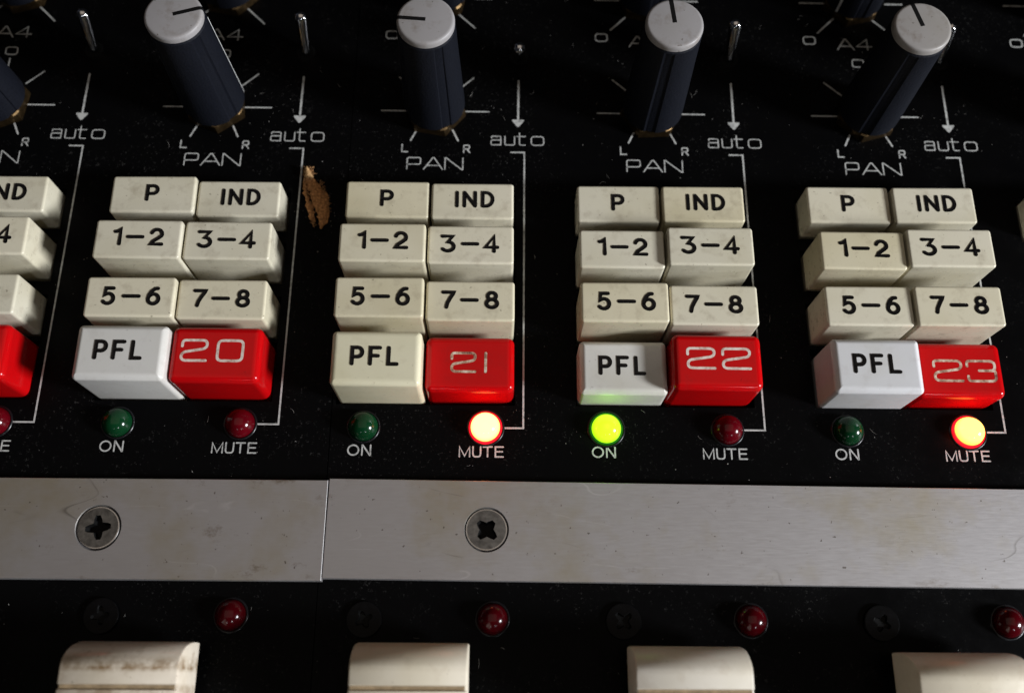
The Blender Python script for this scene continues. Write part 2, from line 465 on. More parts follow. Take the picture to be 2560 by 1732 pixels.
def word(parent, letters, x0, x1, y0, y1, w, z=0.02, name='printed_word'):
    """letters: list of (char, left, right) as fractions of the word's width"""
    w *= .84; bm = bmesh.new(); h = w / 2; k = 0
    X0, X1, Y0, Y1 = x0 + h, x1 - h, y0 + h, y1 - h
    for ch, a, b_ in letters:
        lx = X0 + (X1 - X0) * a; rx = X0 + (X1 - X0) * b_
        for st in PF(ch):
            closed = ch in 'oO'
            stroke(bm, [(lx + (rx - lx) * px, Y0 + (Y1 - Y0) * py) for px, py in st], w, z + 0.003 * (k % 4), closed=closed)
            k += 1
    return flat_obj(name, bm, 'print', parent)

def line(parent, pts, w, name='scale_tick', z=0.02):
    bm = bmesh.new(); stroke(bm, pts, w * .88, z)
    return flat_obj(name, bm, 'print', parent)

# ------------------------------------------------------------------ channel layout
MODX, MODY = -0.305, 0.289
def org(ch):
    return ((ch - 21) * 40 + (MODX if ch <= 20 else 0), MODY if ch <= 20 else 0.0)

LAY = {'P': (-18.05, -3.66, 1.99, 9.01), 'IND': (-3.42, 10.83, 1.78, 8.66), '1-2': (-17.95, -3.67, -8.21, -1.28),
       '3-4': (-3.51, 10.86, -7.99, -1.06), '5-6': (-18.02, -3.65, -18.25, -11.28), '7-8': (-3.52, 10.93, -18.27, -11.30),
       'PFL': (-17.98, -3.63, -29.35, -20.22), 'RED': (-3.49, 11.05, -29.07, -19.67)}
BTN = {(20,'P'):(0.02,0.01,5.79,0.51),(20,'IND'):(-0.04,-0.03,5.09,0.11),(20,'1-2'):(0.01,-0.02,9.51,0.01),(20,'3-4'):(-0.02,-0.01,8.71,0.02),
 (20,'5-6'):(-0.06,-0.15,9.03,0.2),(20,'7-8'):(-0.05,-0.05,8.1,0.0),(20,'PFL'):(0.05,0.09,10.34,-0.03),(20,'RED'):(0.0,-0.01,8.69,-0.16),
 (21,'P'):(-0.04,-0.02,5.52,0.21),(21,'IND'):(0.06,-0.01,5.75,0.15),(21,'1-2'):(0.07,0.01,9.94,0.06),(21,'3-4'):(0.06,0.03,8.83,0.13),
 (21,'5-6'):(0.12,0.08,10.23,0.24),(21,'7-8'):(0.14,0.03,9.14,0.09),(21,'PFL'):(0.0,-0.03,9.76,-0.06),(21,'RED'):(0.13,0.07,5.82,0.01),
 (22,'P'):(0.03,-0.02,4.87,0.22),(22,'IND'):(0.03,-0.02,5.61,0.12),(22,'1-2'):(-0.14,0.05,8.22,0.07),(22,'3-4'):(-0.02,-0.01,9.28,0.14),
 (22,'5-6'):(-0.08,0.04,9.4,0.16),(22,'7-8'):(-0.01,-0.01,8.68,-0.07),(22,'PFL'):(-0.25,0.13,5.72,0.04),(22,'RED'):(-0.10,0.0,8.38,-0.2),
 (23,'P'):(0.01,0.03,5.42,-0.04),(23,'IND'):(0.0,0.05,6.21,0.3),(23,'1-2'):(0.05,-0.04,8.85,-0.18),(23,'3-4'):(0.03,-0.01,9.54,0.19),
 (23,'5-6'):(0.01,0.04,8.7,0.1),(23,'7-8'):(0.0,0.03,9.34,0.2),(23,'PFL'):(0.10,-0.18,9.11,-0.03),(23,'RED'):(0.12,-0.08,5.67,-0.2),
 (19,'IND'):(0.04,0.05,5.9,0.18),(19,'3-4'):(0.07,0.12,9.7,0.25),(19,'7-8'):(-0.05,0.08,9.4,0.2),(19,'RED'):(0.0,0.0,9.2,0.1),
 (24,'P'):(0.0,0.0,5.5,0.0)}

# ------------------------------------------------------------------ the setting: panels
ROWS = [(1.45, 9.35), (-8.55, -0.72), (-18.65, -10.92), (-29.72, -19.30)]
def panel(name, x0, x1, y0, y1, holes, th=2.2):
    bm = bmesh.new()
    xs = sorted({x0, x1} | {h[0] for h in holes} | {h[1] for h in holes})
    ys = sorted({y0, y1} | {h[2] for h in holes} | {h[3] for h in holes})
    vt = {}
    def V(x, y, z):
        k = (round(x, 4), round(y, 4), z)
        if k not in vt: vt[k] = bm.verts.new((x, y, z))
        return vt[k]
    solid = {}
    for i in range(len(xs) - 1):
        for j in range(len(ys) - 1):
            cx, cy = (xs[i] + xs[i + 1]) / 2, (ys[j] + ys[j + 1]) / 2
            solid[i, j] = not any(h[0] < cx < h[1] and h[2] < cy < h[3] for h in holes)
    for (i, j), s in solid.items():
        if not s: continue
        a, b_, c, d = xs[i], xs[i + 1], ys[j], ys[j + 1]
        bm.faces.new((V(a, c, 0), V(b_, c, 0), V(b_, d, 0), V(a, d, 0)))
        for (di, dj), (p, q) in {(-1, 0): ((a, c), (a, d)), (1, 0): ((b_, d), (b_, c)), (0, -1): ((b_, c), (a, c)), (0, 1): ((a, d), (b_, d))}.items():
            if not solid.get((i + di, j + dj), False):
                bm.faces.new((V(*p, 0), V(*q, 0), V(*q, -th), V(*p, -th)))
    o = finish(name, bm, 'panel')
    o['kind'] = 'structure'
    return o
def holes_for(chs):
    H = []
    for ch in chs:
        ox, oy = org(ch)
        for k, (a, b_) in enumerate(ROWS):
            if ch == 24 and k: continue
            H.append((ox + (-3.85 if ch == 19 else -18.45), ox + (-3.3 if ch == 24 else 11.38), oy + a, oy + b_))
    return H
YS = -50.4
PL = panel('control_panel', -104, -19.02, YS, 82, holes_for((19, 20)))
PR = panel('control_panel', -18.88, 124, YS, 82, holes_for((21, 22, 23, 24)))
FL = panel('fader_panel', -104, -19.22, -112, YS - .1, [])
FR = panel('fader_panel', -19.10, 124, -112, YS - .1, [])
# dark floor of the chassis under the key openings and the seams
bm = bmesh.new()
loft(bm, [[(-104, -112, -4), (124, -112, -4), (124, 82, -4), (-104, 82, -4)], [(-104, -112, -3), (124, -112, -3), (124, 82, -3), (-104, 82, -3)]])
ch_o = finish('chassis_floor', bm, 'flat_black'); ch_o['kind'] = 'structure'

# ------------------------------------------------------------------ printed marks on the panels
def channel_print(ch):
    p = PL if ch <= 20 else PR
    ox, oy = org(ch)
    T = lambda *pts: [(x + ox, y + oy) for x, y in pts]
    def W(letters, x0, x1, y0, y1, w): word(p, letters, x0 + ox, x1 + ox, y0 + oy, y1 + oy, w)
    if ch <= 23:
        # pan scale
        for sx in (-1, 1):
            c = -3.63
            line(p, T((c + sx * 5.0, 26.77), (c + sx * 9.95, 26.77)), .30)
            line(p, T((c + sx * 3.3, 22.75), (c + sx * 4.33, 20.55)), .36)
            line(p, T((c + sx * 3.95, 31.3), (c + sx * 6.95, 34.05)), .30)
        line(p, T((-3.63, 34.6), (-3.63, 36.75)), .30)
        W([('o', 0, 1)], -4.8, -2.4, 37.55, 39.40, .26)
        W([('P', 0, .24), ('A', .30, .635), ('N', .68, 1)], -8.55, 1.80, 14.45, 17.05, .27)
        W([('L', 0, 1)], -9.62, -8.32, 18.0, 19.75, .31)
        W([('R', 0, 1)], 1.66, 3.0, 18.0, 19.75, .31)
        W([('a', 0, .20), ('u', .262, .455), ('t', .49, .69), ('o', .765, 1)], 6.66, 16.52, 19.68, 21.70, .25)
        # arrow
        bm = bmesh.new(); stroke(bm, T((11.77, 33.55), (11.70, 25.0)), .36, .02)
        a = [bm.verts.new((x + ox, y + oy, .026)) for x, y in ((10.62, 25.15), (10.62, 24.85), (11.55, 23.62), (11.81, 23.62), (12.76, 24.85), (12.76, 25.15))]
        bm.faces.new(a); flat_obj('printed_arrow', bm, 'print', p)
        # bracket from the mute lamp up to 'auto'
        line(p, T((8.9, -33.55), (12.77, -33.55), (12.87, 18.25), (10.42, 18.25)), .33, 'printed_bracket')
        W([('M', 0, .235), ('U', .310, .485), ('T', .545, .745), ('E', .825, 1)], 2.22, 9.60, -38.52, -36.62, .30)
        W([('O', 0, .47), ('N', .63, 1)], -15.98, -12.05, -38.42, -36.52, .30)
        # scale of the knob above
        W([('A', 0, .48), ('4', .56, 1)], -7.25, -.45, 41.45, 44.05, .27)
        line(p, T((-.1, 48.75), (3.35, 45.35)), .33)
        line(p, T((3.2, 52.2), (6.5, 52.2)), .30)
    line(p, T((-7.25, 48.7), (-10.65, 45.30)), .33)
    line(p, T((-13.55, 52.25), (-8.6, 52.25)), .30)
    W([('o', 0, 1)], -13.65, -11.2, 42.60, 44.50, .27)
for ch in (19, 20, 21, 22, 23, 24): channel_print(ch)

# ------------------------------------------------------------------ push buttons
LEG = {'P': [('P', -12.1, -9.78)], 'IND': [('I', .78, 1.42), ('N', 2.08, 4.55), ('D', 5.22, 7.56)],
       '1-2': [('1', -14.87, -13.40), ('-', -12.72, -9.70), ('2', -8.89, -6.45)],
       '3-4': [('3', -1.29, 1.27), ('-', 2.13, 5.18), ('4', 5.86, 8.50)],
       '5-6': [('5', -15.40, -13.10), ('-', -12.12, -9.04), ('6', -8.16, -5.80)],
       '7-8': [('7', -.98, 1.36), ('-', 2.13, 5.14), ('8', 6.08, 8.44)],
       'PFL': [('P', -14.86, -12.66), ('F', -11.97, -9.88), ('L', -9.10, -7.15)]}
LEGY = {'P': (4.10, 7.33), 'IND': (3.90, 7.12), '1-2': (-6.03, -2.76), '3-4': (-6.05, -2.75), '5-6': (-16.33, -13.03),
        '7-8': (-16.25, -13.03), 'PFL': (-26.2, -22.88)}
NUM = {20: [('2', -1.73, 2.64), ('0', 3.97, 8.38)], 21: [('2', .66, 4.9), ('1', 6.16, 6.64)],
       22: [('2', -1.22, 3.5), ('2', 4.43, 9.21)], 23: [('2', -.62, 4.3), ('3', 4.85, 9.82)]}
NUMY = {20: (-25.8, -21.95), 21: (-26.0, -22.4), 22: (-25.8, -22.03), 23: (-26.55, -22.68)}

def keycap(name, x0, x1, y0, y1, ztop, rb, rc, mat, zbot=-3.0, ease=None):
    """a moulded key: straight walls, rounded corners and a rolled top edge; origin at its foot"""
    bm = bmesh.new()
    cx, cy = (x0 + x1) / 2, (y0 + y1) / 2
    x0 -= cx; x1 -= cx; y0 -= cy; y1 -= cy
    H = ztop - zbot
    rings = [rrect(x0, x1, y0, y1, rc, 0), rrect(x0, x1, y0, y1, rc, H - rb - .02)]
    if ease:                      # a moulded chamfer with softly rounded shoulders
        prof = [(0, rb), (.05 * rb, .80 * rb), (.17 * rb, .60 * rb), (.62 * rb, .16 * rb), (.80 * rb, .05 * rb), (1.02 * rb, 0)]
    else:
        prof = [(rb * (1 - cos(radians(a))), rb * (1 - sin(radians(a)))) for a in (0, 15, 30, 45, 60, 75, 90)]
    for ins, dz in prof:
        rings.append(rrect(x0 + ins, x1 - ins, y0 + ins, y1 - ins, max(rc - ins, .06), H - dz))
    ins = prof[-1][0] + .12
    rings.append(rrect(x0 + ins, x1 - ins, y0 + ins, y1 - ins, .06, H + .004))
    loft(bm, rings)
    bmesh.ops.recalc_face_normals(bm, faces=bm.faces)
    o = finish(name, bm, mat, smooth=50)
    o.location = Vector((cx, cy, zbot)) * S
    return o

WHERE = {19: 'in the block beside red key 20, away from key 21', 24: 'in the block next beyond red key 23',
         20: 'in the block with red key 20 and both lamps unlit', 21: 'in the block with the cream PFL and red key 21',
         22: 'in the block with the pressed-down PFL and red key 22', 23: 'in the block with the low red key 23'}
BLK = {20: 'red key 20 with unlit lamps', 21: 'the cream PFL and key 21', 22: 'the lit green lamp and key 22', 23: 'the tall PFL and key 23'}
PFLLOOK = {20: ('white', 'tall bluish-white'), 21: ('cream', 'tall cream-yellow'), 22: ('white', 'pressed-down white'), 23: ('white', 'tall white')}
for (ch, b_), (dx, dy, zt, rot) in BTN.items():
    ox, oy = org(ch)
    x0, x1, y0, y1 = LAY[b_]
    if b_ in ('P', '1-2', '5-6', 'PFL'): x1 -= .05
    else: x0 += .05
    X0, X1, Y0, Y1 = x0 + ox + dx, x1 + ox + dx, y0 + oy + dy, y1 + oy + dy
    if b_ == 'RED': mat, rb, rc, ease = 'red', 1.15, 1.15, False
    elif b_ == 'PFL': mat, rb, rc, ease = PFLLOOK[ch][0], .95, .75, True
    else: mat, rb, rc, ease = 'beige', .42, .52, False
    if ch == 21 and b_ == 'PFL': ease = False
    k = keycap('push_button', X0, X1, Y0, Y1, zt, rb, rc, mat, ease=ease)
    k.rotation_euler = (radians(random.uniform(-.3, .3)), radians(random.uniform(-.25, .25)), radians(rot))
    top = zt + 3.0 + .004
    ccx, ccy = (x0 + x1) / 2, (y0 + y1) / 2
    if b_ == 'RED':
        if ch in NUM:
            bm = bmesh.new(); w = .44; ya, yb = NUMY[ch]
            for g, a, c in NUM[ch]:
                for q, st in enumerate(MF[g][0]):
                    stroke(bm, [(a + w / 2 + (c - a - w) * px - ccx - dx * 0, ya + w / 2 + (yb - ya - w) * py - ccy) for px, py in st], w, top + .016 + .004 * q, closed=(g == '0'))
            flat_obj('engraved_number', bm, 'number_dirty' if ch in (21, 23) else 'number', k)
            lab = {20: 'tall red push button numbered 20 over an unlit MUTE lamp', 21: 'low red push button numbered 21 in dirty brownish digits beside cream PFL',
                   22: 'tall red push button numbered 22 beside the pressed-down PFL', 23: 'low red push button numbered 23, partly behind a tall white PFL'}[ch]
        else:
            lab = 'glossy red push button below a 7-8 key, next to white PFL of 20'
        grp = 'red numbered mute buttons'
    else:
        bm = bmesh.new(); w = .62; ya, yb = LEGY[b_]
        for g, a, c in LEG[b_]:
            sts, gw = RF[g]
            for q, st in enumerate(sts):
                stroke(bm, [(a + w / 2 + (c - a - w) * (px / gw if gw else .5) - ccx, ya + w / 2 + (yb - ya - w) * py - ccy) for px, py in st], w, top + .012 + .006 * q, True, closed=(g == '8'))
        flat_obj('engraved_legend', bm, 'engrave', k)
        if b_ == 'PFL':
            lab = f'{PFLLOOK[ch][1]} push button engraved PFL beside red key {ch}'
            grp = 'PFL push buttons'
        else:
            lab = f'beige push button engraved {b_} {WHERE[ch]}'
            grp = 'beige routing push buttons'
    tag(k, lab, 'button', grp)

# ------------------------------------------------------------------ indicator lamps
def led(x, y, mat, label, group, r=2.42, zc=0.25, power=None, glow=None):
    e = empty('indicator_lamp', (x, y, 0))
    bm = bmesh.new()
    prof = [(r, 0.03), (r, zc)] + [(r * cos(radians(a)), zc + r * .96 * sin(radians(a))) for a in range(8, 89, 8)]
    lathe(bm, prof, 36)
    lens = finish('lens', bm, mat, e, smooth=60)
    lens.rotation_euler = (radians(random.uniform(-5, 5)), radians(random.uniform(-5, 5)), random.uniform(0, 6))
    lens.location.z = random.uniform(-.12, .18) * S
    if power:                                  # the lens foot of a burning lamp glows too
        bm = bmesh.new()
        lathe(bm, [(r + .02, .02), (r + .34, .02), (r + .34, .22), (r + .28, .30), (r + .02, .34)], 36, False, False)
        finish('lens_flange', bm, 'flange_red' if 'red' in mat else 'flange_green', e, smooth=40)
        r += .36
    bm = bmesh.new()
    lathe(bm, [(r + .03, .015), (r + .05, .16), (r + .15, .22), (r + .30, .15), (r + .38, .015)], 36, False, False)
    finish('collar', bm, 'collar', e, smooth=60)
    tag(e, label, 'indicator lamp', group)
    if power:
        d = bpy.data.lights.new('lamp_glow', 'POINT'); d.energy = power; d.color = glow; d.shadow_soft_size = 0.0012
        o = bpy.data.objects.new('lamp_glow', d); col.objects.link(o); o.parent = e; o.location = (0, 0, 0.0042)
    return e
for ch in (19, 20, 21, 22, 23):
    ox, oy = org(ch)
    lit_r = ch in (21, 23); lit_g = ch == 22
    if ch > 19:
        led(-13.55 + ox, -33.57 + oy, 'led_green_on' if lit_g else 'led_green',
            'glowing yellow-green ON lamp under the pressed PFL key' if lit_g else f'unlit dark green ON lamp under the {PFLLOOK[ch][1]} PFL key beside red key {ch}', 'ON lamps',
            power=0.0004 if lit_g else None, glow=(.30, 1, .02))
    led(6.54 + ox, -33.55 + oy, ('led_red_on_yellow' if ch == 23 else 'led_red_on') if lit_r else 'led_red',
        (('glowing white-hot red MUTE lamp under red key 21, near the cream PFL' if ch == 21 else 'glowing white-hot red MUTE lamp under red key 23, near a tall white PFL') if lit_r else
         (f'unlit dark red MUTE lamp of {BLK[ch]}' if ch > 19 else 'unlit dark red MUTE lamp under the unnumbered red key')), 'MUTE lamps',
        power=0.0006 if lit_r else None, glow=(1, .05, .02))
    if ch > 19:
        led(8.06 + ox, -63.88 + oy, 'led_red_low', f'unlit dark red lamp on the fader panel below {BLK[ch]}', 'fader panel lamps', r=2.36)

# ------------------------------------------------------------------ pan knobs
def knob(x, y, pointer, groove, nut_rot, label, group):
    e = empty('rotary_knob', (x, y, 0))
    # brass hexagon nut
    bm = bmesh.new()
    R6 = 5.75
    def hexr(r, z, clip=None):
        out = []
        for k in range(48):
            a = 2 * pi * k / 48 + nut_rot
            t = (a - nut_rot) % (pi / 3) - pi / 6
            q = r * cos(pi / 6) / cos(t)
            out.append((min(q, clip or 99) * cos(a), min(q, clip or 99) * sin(a), z))
        return out
    loft(bm, [hexr(R6, .02), hexr(R6, 1.25), hexr(R6, 1.75, 5.5), hexr(R6, 2.0, 5.2)])
    finish('brass_nut', bm, 'brass', e, smooth=25)
    # body with four shallow flutes
    bm = bmesh.new()
    prof = [(5.30, 2.05), (5.52, 2.3), (5.50, 4), (5.25, 11), (4.98, 18), (4.80, 23.6), (4.78, 24.4), (4.60, 24.75)]
    N = 180; rings = []
    for r, z in prof:
        ring = []
        for k in range(N):
            a = 360 * k / N
            t = (a - groove + 45) % 90 - 45
            f = 1.0
            if abs(t) < 9: f = 0.955
            if abs(t) > 8.4 and abs(t) < 10.2: f = 0.955 + .045 * (abs(t) - 8.4) / 1.8
            if z > 24.2: f = 1.0
            ring.append((r * f * cos(radians(a)), r * f * sin(radians(a)), z))
        rings.append(ring)
    loft(bm, rings)
    finish('knob_body', bm, 'rubber', e, smooth=22)
    # pale cap with its black pointer
    bm = bmesh.new()
    lathe(bm, [(4.50, 24.76), (4.66, 24.85), (4.70, 25.6), (4.62, 25.92), (4.44, 26.08), (4.25, 26.13), (4.1, 26.15)], 72)
    cap = finish('cap', bm, 'cap', e, smooth=40)
    ca, sa = cos(radians(pointer)), sin(radians(pointer))
    bm = bmesh.new()
    hw = .35
    pts = [(0.0, 26.165), (4.12, 26.165), (4.28, 26.145), (4.46, 26.095), (4.65, 25.93), (4.72, 25.6), (4.68, 24.85)]
    L_, R_ = [], []
    for rr_, zz in pts:
        L_.append(bm.verts.new((rr_ * ca - hw * sa, rr_ * sa + hw * ca, zz)))
        R_.append(bm.verts.new((rr_ * ca + hw * sa, rr_ * sa - hw * ca, zz)))
    for i in range(len(pts) - 1): bm.faces.new((L_[i], R_[i], R_[i + 1], L_[i + 1]))
    finish('pointer_mark', bm, 'pointer', cap)
    bm = bmesh.new()
    L_, R_ = [], []
    for rr_, zz in ((4.90, 23.6), (5.08, 18), (5.35, 11), (5.60, 4), (5.62, 2.5)):
        L_.append(bm.verts.new((rr_ * ca - .21 * sa, rr_ * sa + .21 * ca, zz)))
        R_.append(bm.verts.new((rr_ * ca + .21 * sa, rr_ * sa - .21 * ca, zz)))
    for i in range(4): bm.faces.new((L_[i], R_[i], R_[i + 1], L_[i + 1]))
    finish('flank_line', bm, 'flankline', e)
    tag(e, label, 'knob', group)
for ch, ptr, gr in ((19, 140, -40), (20, 17, -43), (21, 176, -64), (22, 95.5, -99), (23, 105, -107), (24, 70, -80)):
    ox, oy = org(ch)
    near = {19: 'knob beside the PAN knob above red key 20, away from 21'}.get(ch)
    pose = {20: 'pointer turned right', 21: 'pointer turned left', 22: 'pointer straight up', 23: 'pointer up and slightly left'}.get(ch)
    knob(-3.65 + ox, 26.8 + oy, ptr, gr, radians(17 + ch * 13),
         (near and 'dark PAN knob over the block beside red key 20, away from 21') or (ch == 24 and 'dark PAN knob over the block next beyond red key 23') or f'dark PAN knob with pale cap, {pose}, above red key {ch}', 'PAN knobs')
    knob(-3.65 + ox, 52.4 + oy, {24: 80, 23: 226, 22: 60, 21: 120, 20: 40, 19: 200}[ch], gr + 20, radians(9 + ch * 29),
         'dark A4 knob over the block next beyond red key 23' if ch == 24 else f'dark A4 knob behind the PAN knob above {BLK[ch]}' if ch > 19 else 'dark A4 knob over the block beside red key 20, away from 21', 'A4 knobs')

# ------------------------------------------------------------------ toggle switches
def toggle(x, y, tilt, label):
    e = empty('toggle_switch', (x, y, 0))
    bm = bmesh.new()
    lathe(bm, [(1.75, .02), (1.72, .10), (1.45, .16), (1.3, .12)], 32, True, False)
    finish('bushing', bm, 'flat_black', e, smooth=40)
    bm = bmesh.new()
    d = Vector((0, sin(radians(tilt)), cos(radians(tilt))))
    L = 8.3; rt = 1.18
    pts, rad = [], []
    for s, r in ((0.35, .85), (1.5, .90), (4.0, 1.02), (6.4, 1.15)):
        pts.append(tuple(d * s)); rad.append(r)
    for a in range(0, 86, 12):
        pts.append(tuple(d * (6.9 + rt * sin(radians(a))))); rad.append(rt * cos(radians(a)))
    tube(bm, pts, rad, 28)
    finish('lever', bm, 'chrome', e, smooth=60)
    tag(e, label, 'switch', 'auto toggle switches')
for ch in (19, 20, 21, 22, 23):
    ox, oy = org(ch)
    toggle(11.8 + ox, 38.9 + oy, -24 if ch == 21 else 27,
           'chrome toggle switch flipped down towards auto above red key 21' if ch == 21 else
           (f'chrome toggle switch flipped away from auto, above {BLK[ch]}' if ch > 19 else 'chrome toggle switch over the block beside red key 20, away from 21'))

# ------------------------------------------------------------------ aluminium strips and screws
def holed_plate(name, corners, hole, r_top, r_bot, z1, mat, cham=.06):
    bm = bmesh.new()
    c = Vector(hole); N = 64
    outer = [Vector(p) for p in corners]
    cen = sum(outer, Vector((0, 0))) / 4
    def inset(p, d):
        return Vector((p.x - d * (1 if p.x > cen.x else -1), p.y - d * (1 if p.y > cen.y else -1)))
    r0 = [Vector((*p, .03)) for p in outer]; r1 = [Vector((*p, z1 - cham)) for p in outer]
    r2 = [Vector((*inset(p, cham), z1)) for p in outer]
    circ = [Vector((c.x + r_top * cos(2 * pi * k / N), c.y + r_top * sin(2 * pi * k / N), z1)) for k in range(N)]
    v0 = [bm.verts.new(p) for p in r0]; v1 = [bm.verts.new(p) for p in r1]; v2 = [bm.verts.new(p) for p in r2]
    vc = [bm.verts.new(p) for p in circ]
    vl = [bm.verts.new((c.x + r_bot * cos(2 * pi * k / N), c.y + r_bot * sin(2 * pi * k / N), .1)) for k in range(N)]
    for i in range(4):
        j = (i + 1) % 4
        bm.faces.new((v0[i], v0[j], v1[j], v1[i])); bm.faces.new((v1[i], v1[j], v2[j], v2[i]))
    for k in range(N):
        bm.faces.new((vc[k], vc[(k + 1) % N], vl[(k + 1) % N], vl[k]))
    allv = v2 + vc
    for t in tessellate_polygon([r2, circ]):
        try: bm.faces.new([allv[i] for i in t])
        except ValueError: pass
    return finish(name, bm, mat)
s_l = holed_plate('trim_strip', [(-104, -58.45), (-18.50, -58.50), (-18.46, -42.78), (-104, -42.80)], (-53.92, -50.58), 3.62, 3.0, 1.5, 'alu')
tag(s_l, 'stained aluminium trim strip under red key 20, ending at the seam', 'trim strip', 'aluminium trim strips')
s_r = holed_plate('trim_strip', [(-18.36, -58.10), (124, -59.13), (124, -43.52), (-18.24, -42.50)], (6.98, -50.42), 3.55, 3.0, 1.5, 'alu')
tag(s_r, 'long scuffed aluminium trim strip running under red keys 21, 22 and 23', 'trim strip', 'aluminium trim strips')

def screw(x, y, r, ztop, rot, mat, rim, label, group, arm=2.05, hw=.58, pozi=False, zfoot=0.04, jag=.05):
    e = empty('screw', (x, y, zfoot))
    zt = ztop - zfoot
    bm = bmesh.new(); N = 56
    circ = [Vector((r * .93 * cos(2 * pi * k / N), r * .93 * sin(2 * pi * k / N), zt)) for k in range(N)]
    cross = []
    for q in range(4):
        a = radians(rot + 90 * q); u = Vector((cos(a), sin(a))); w = Vector((-sin(a), cos(a)))
        f = 1 + random.uniform(-jag, jag) * 2
        pl = [u * hw * 1.25 - w * hw * 1.25, u * arm * .75 * f - w * hw * 1.0, u * arm * f - w * hw * .62, u * arm * 1.03 * f + w * hw * .55, u * arm * .78 * f + w * hw * .98]
        if pozi: pl[0] = u * hw * 1.35 - w * hw * 1.35
        cross += [Vector((p.x, p.y, zt)) for p in pl]
    vo = [bm.verts.new(p) for p in circ]; vi = [bm.verts.new(p) for p in cross]
    allv = vo + vi
    for t in tessellate_polygon([circ, cross]):
        try: bm.faces.new([allv[i] for i in t])
        except ValueError: pass
    n = len(vi)
    finish('screw_head', bm, mat, e)
    bm = bmesh.new()
    vi = [bm.verts.new(p) for p in cross]
    low = [bm.verts.new((p.x * .80, p.y * .80, max(zt - 1.25, .05))) for p in cross]
    for k in range(n): bm.faces.new((vi[k], vi[(k + 1) % n], low[(k + 1) % n], low[k]))
    cb = bm.verts.new((0, 0, max(zt - 1.3, .03)))
    for k in range(n): bm.faces.new((low[k], low[(k + 1) % n], cb))
    finish('cross_recess', bm, 'slot_black', e)
    bm = bmesh.new()
    lathe(bm, [(r * .93, zt), (r * .975, zt - .02), (r, zt - .14), (r * .98, zt - .30), (r * .80, 0.0)], 56, False, False)
    finish('head_edge', bm, rim, e, smooth=40)
    tag(e, label, 'screw', group)
screw(-53.92, -50.58, 3.34, 1.46, 8, 'steel', 'rimsteel', 'dull steel cross-head screw in the short trim strip below the ON lamp of key 20', 'trim strip screws')
screw(6.98, -50.42, 3.30, 1.46, 48, 'steel', 'rimsteel', 'chewed steel cross-head screw in the long trim strip below the MUTE lamp of key 21', 'trim strip screws', pozi=True, jag=.09)
for ch in (20, 21, 22, 23):
    ox, oy = org(ch)
    screw(-11.69 + ox, -64.11 + oy, 2.75, .55, 10 + 17 * (ch - 20), 'blackscrew', 'blackscrew', f'black cross-head screw in the fader panel below {BLK[ch]}',
          'black fader panel screws', arm=1.45, hw=.42)

# ------------------------------------------------------------------ fader caps
def fader(x, y, label, mat='fader'):
    e = empty('fader_cap', (x, y, 0))
    hw = 8.3
    # side section (y, z): rounded shoulders, shallow finger dish, centre groove
    half = [(6.35, 3.0), (6.32, 5.2), (6.10, 7.2), (5.65, 8.9), (4.95, 10.3), (4.1, 11.3), (3.3, 11.85), (2.75, 11.98), (2.2, 11.97), (1.3, 11.93), (.42, 11.9)]
    sec = half + [(.30, 11.5), (-.30, 11.5)] + [(-a, b_) for a, b_ in reversed(half)]
    bm = bmesh.new()
    rings = []
    for s, ins in ((-hw, .28), (-hw + .08, .10), (-hw + .28, 0), (hw - .28, 0), (hw - .08, .10), (hw, .28)):
        rings.append([(s, py * (1 - ins / 6.5), 3.0 + (pz - 3.0) * (1 - ins / 9.0)) for py, pz in sec])
    loft(bm, rings)
    body = finish('cap_body', bm, mat, e, smooth=35)
    bm = bmesh.new()
    loft(bm, [[(s, -.27, 11.51), (s, .27, 11.51), (s, .27, 11.56), (s, -.27, 11.56)] for s in (-hw + .3, hw - .3)])
    finish('groove_line', bm, 'faderline', e)
    bm = bmesh.new()
    loft(bm, [rrect(-1.6, 1.6, -.6, .6, .3, 0.03), rrect(-1.6, 1.6, -.6, .6, .3, 3.05)])
    finish('stem', bm, 'collar', e, smooth=40)
    tag(e, label, 'fader cap', 'fader caps')
for ch, dx, y in ((20, -.35, -74.05), (21, 0.0, -74.0), (22, .25, -74.25), (23, .15, -74.9)):
    ox, oy = org(ch)
    fader(-3.6 + (ch - 21) * 40 + dx, y,
          {20: 'ivory fader cap with grimy shiny top, below the short trim strip', 21: 'clean ivory fader cap below the chewed screw and red key 21',
           22: 'ivory fader cap below the block with the lit green lamp (22)', 23: 'ivory fader cap set slightly lower, below the tall PFL beside red key 23'}[ch], 'fader_grimy' if ch == 20 else 'fader')

# ------------------------------------------------------------------ brown fibrous shred lying on the panel
e = empty('fibre_shred', (-24.2, 8.0, 0))
def shred(bm, outline_l, outline_r, zmid, seed):
    rnd = random.Random(seed); rings = []
    def dense(o):                       # torn edge: more stations, each pulled in or out
        q = []
        for (ax, ay), (bx, by) in zip(o, o[1:]):
            for t in (0, .25, .5, .75): q.append((ax + (bx - ax) * t + rnd.uniform(-.22, .22), ay + (by - ay) * t))
        return q + [o[-1]]
    outline_l, outline_r = dense(outline_l), dense(outline_r)
    for (lx, ly), (rx, ry) in zip(outline_l, outline_r):
        ring = []
        for k in range(10):
            a = 2 * pi * k / 10
            t = (1 - cos(a)) / 2
            x = lx + (rx - lx) * t; y_ = ly + (ry - ly) * t
            hz = zmid * (0.5 + .5 * sin(a)) * (1 if 0.05 < t < .95 else .6)
            ring.append((x + rnd.uniform(-.10, .10), y_ + rnd.uniform(-.12, .12), .06 + max(hz, 0) + rnd.uniform(0, .12)))
        rings.append(ring)
    loft(bm, rings)
bm = bmesh.new()
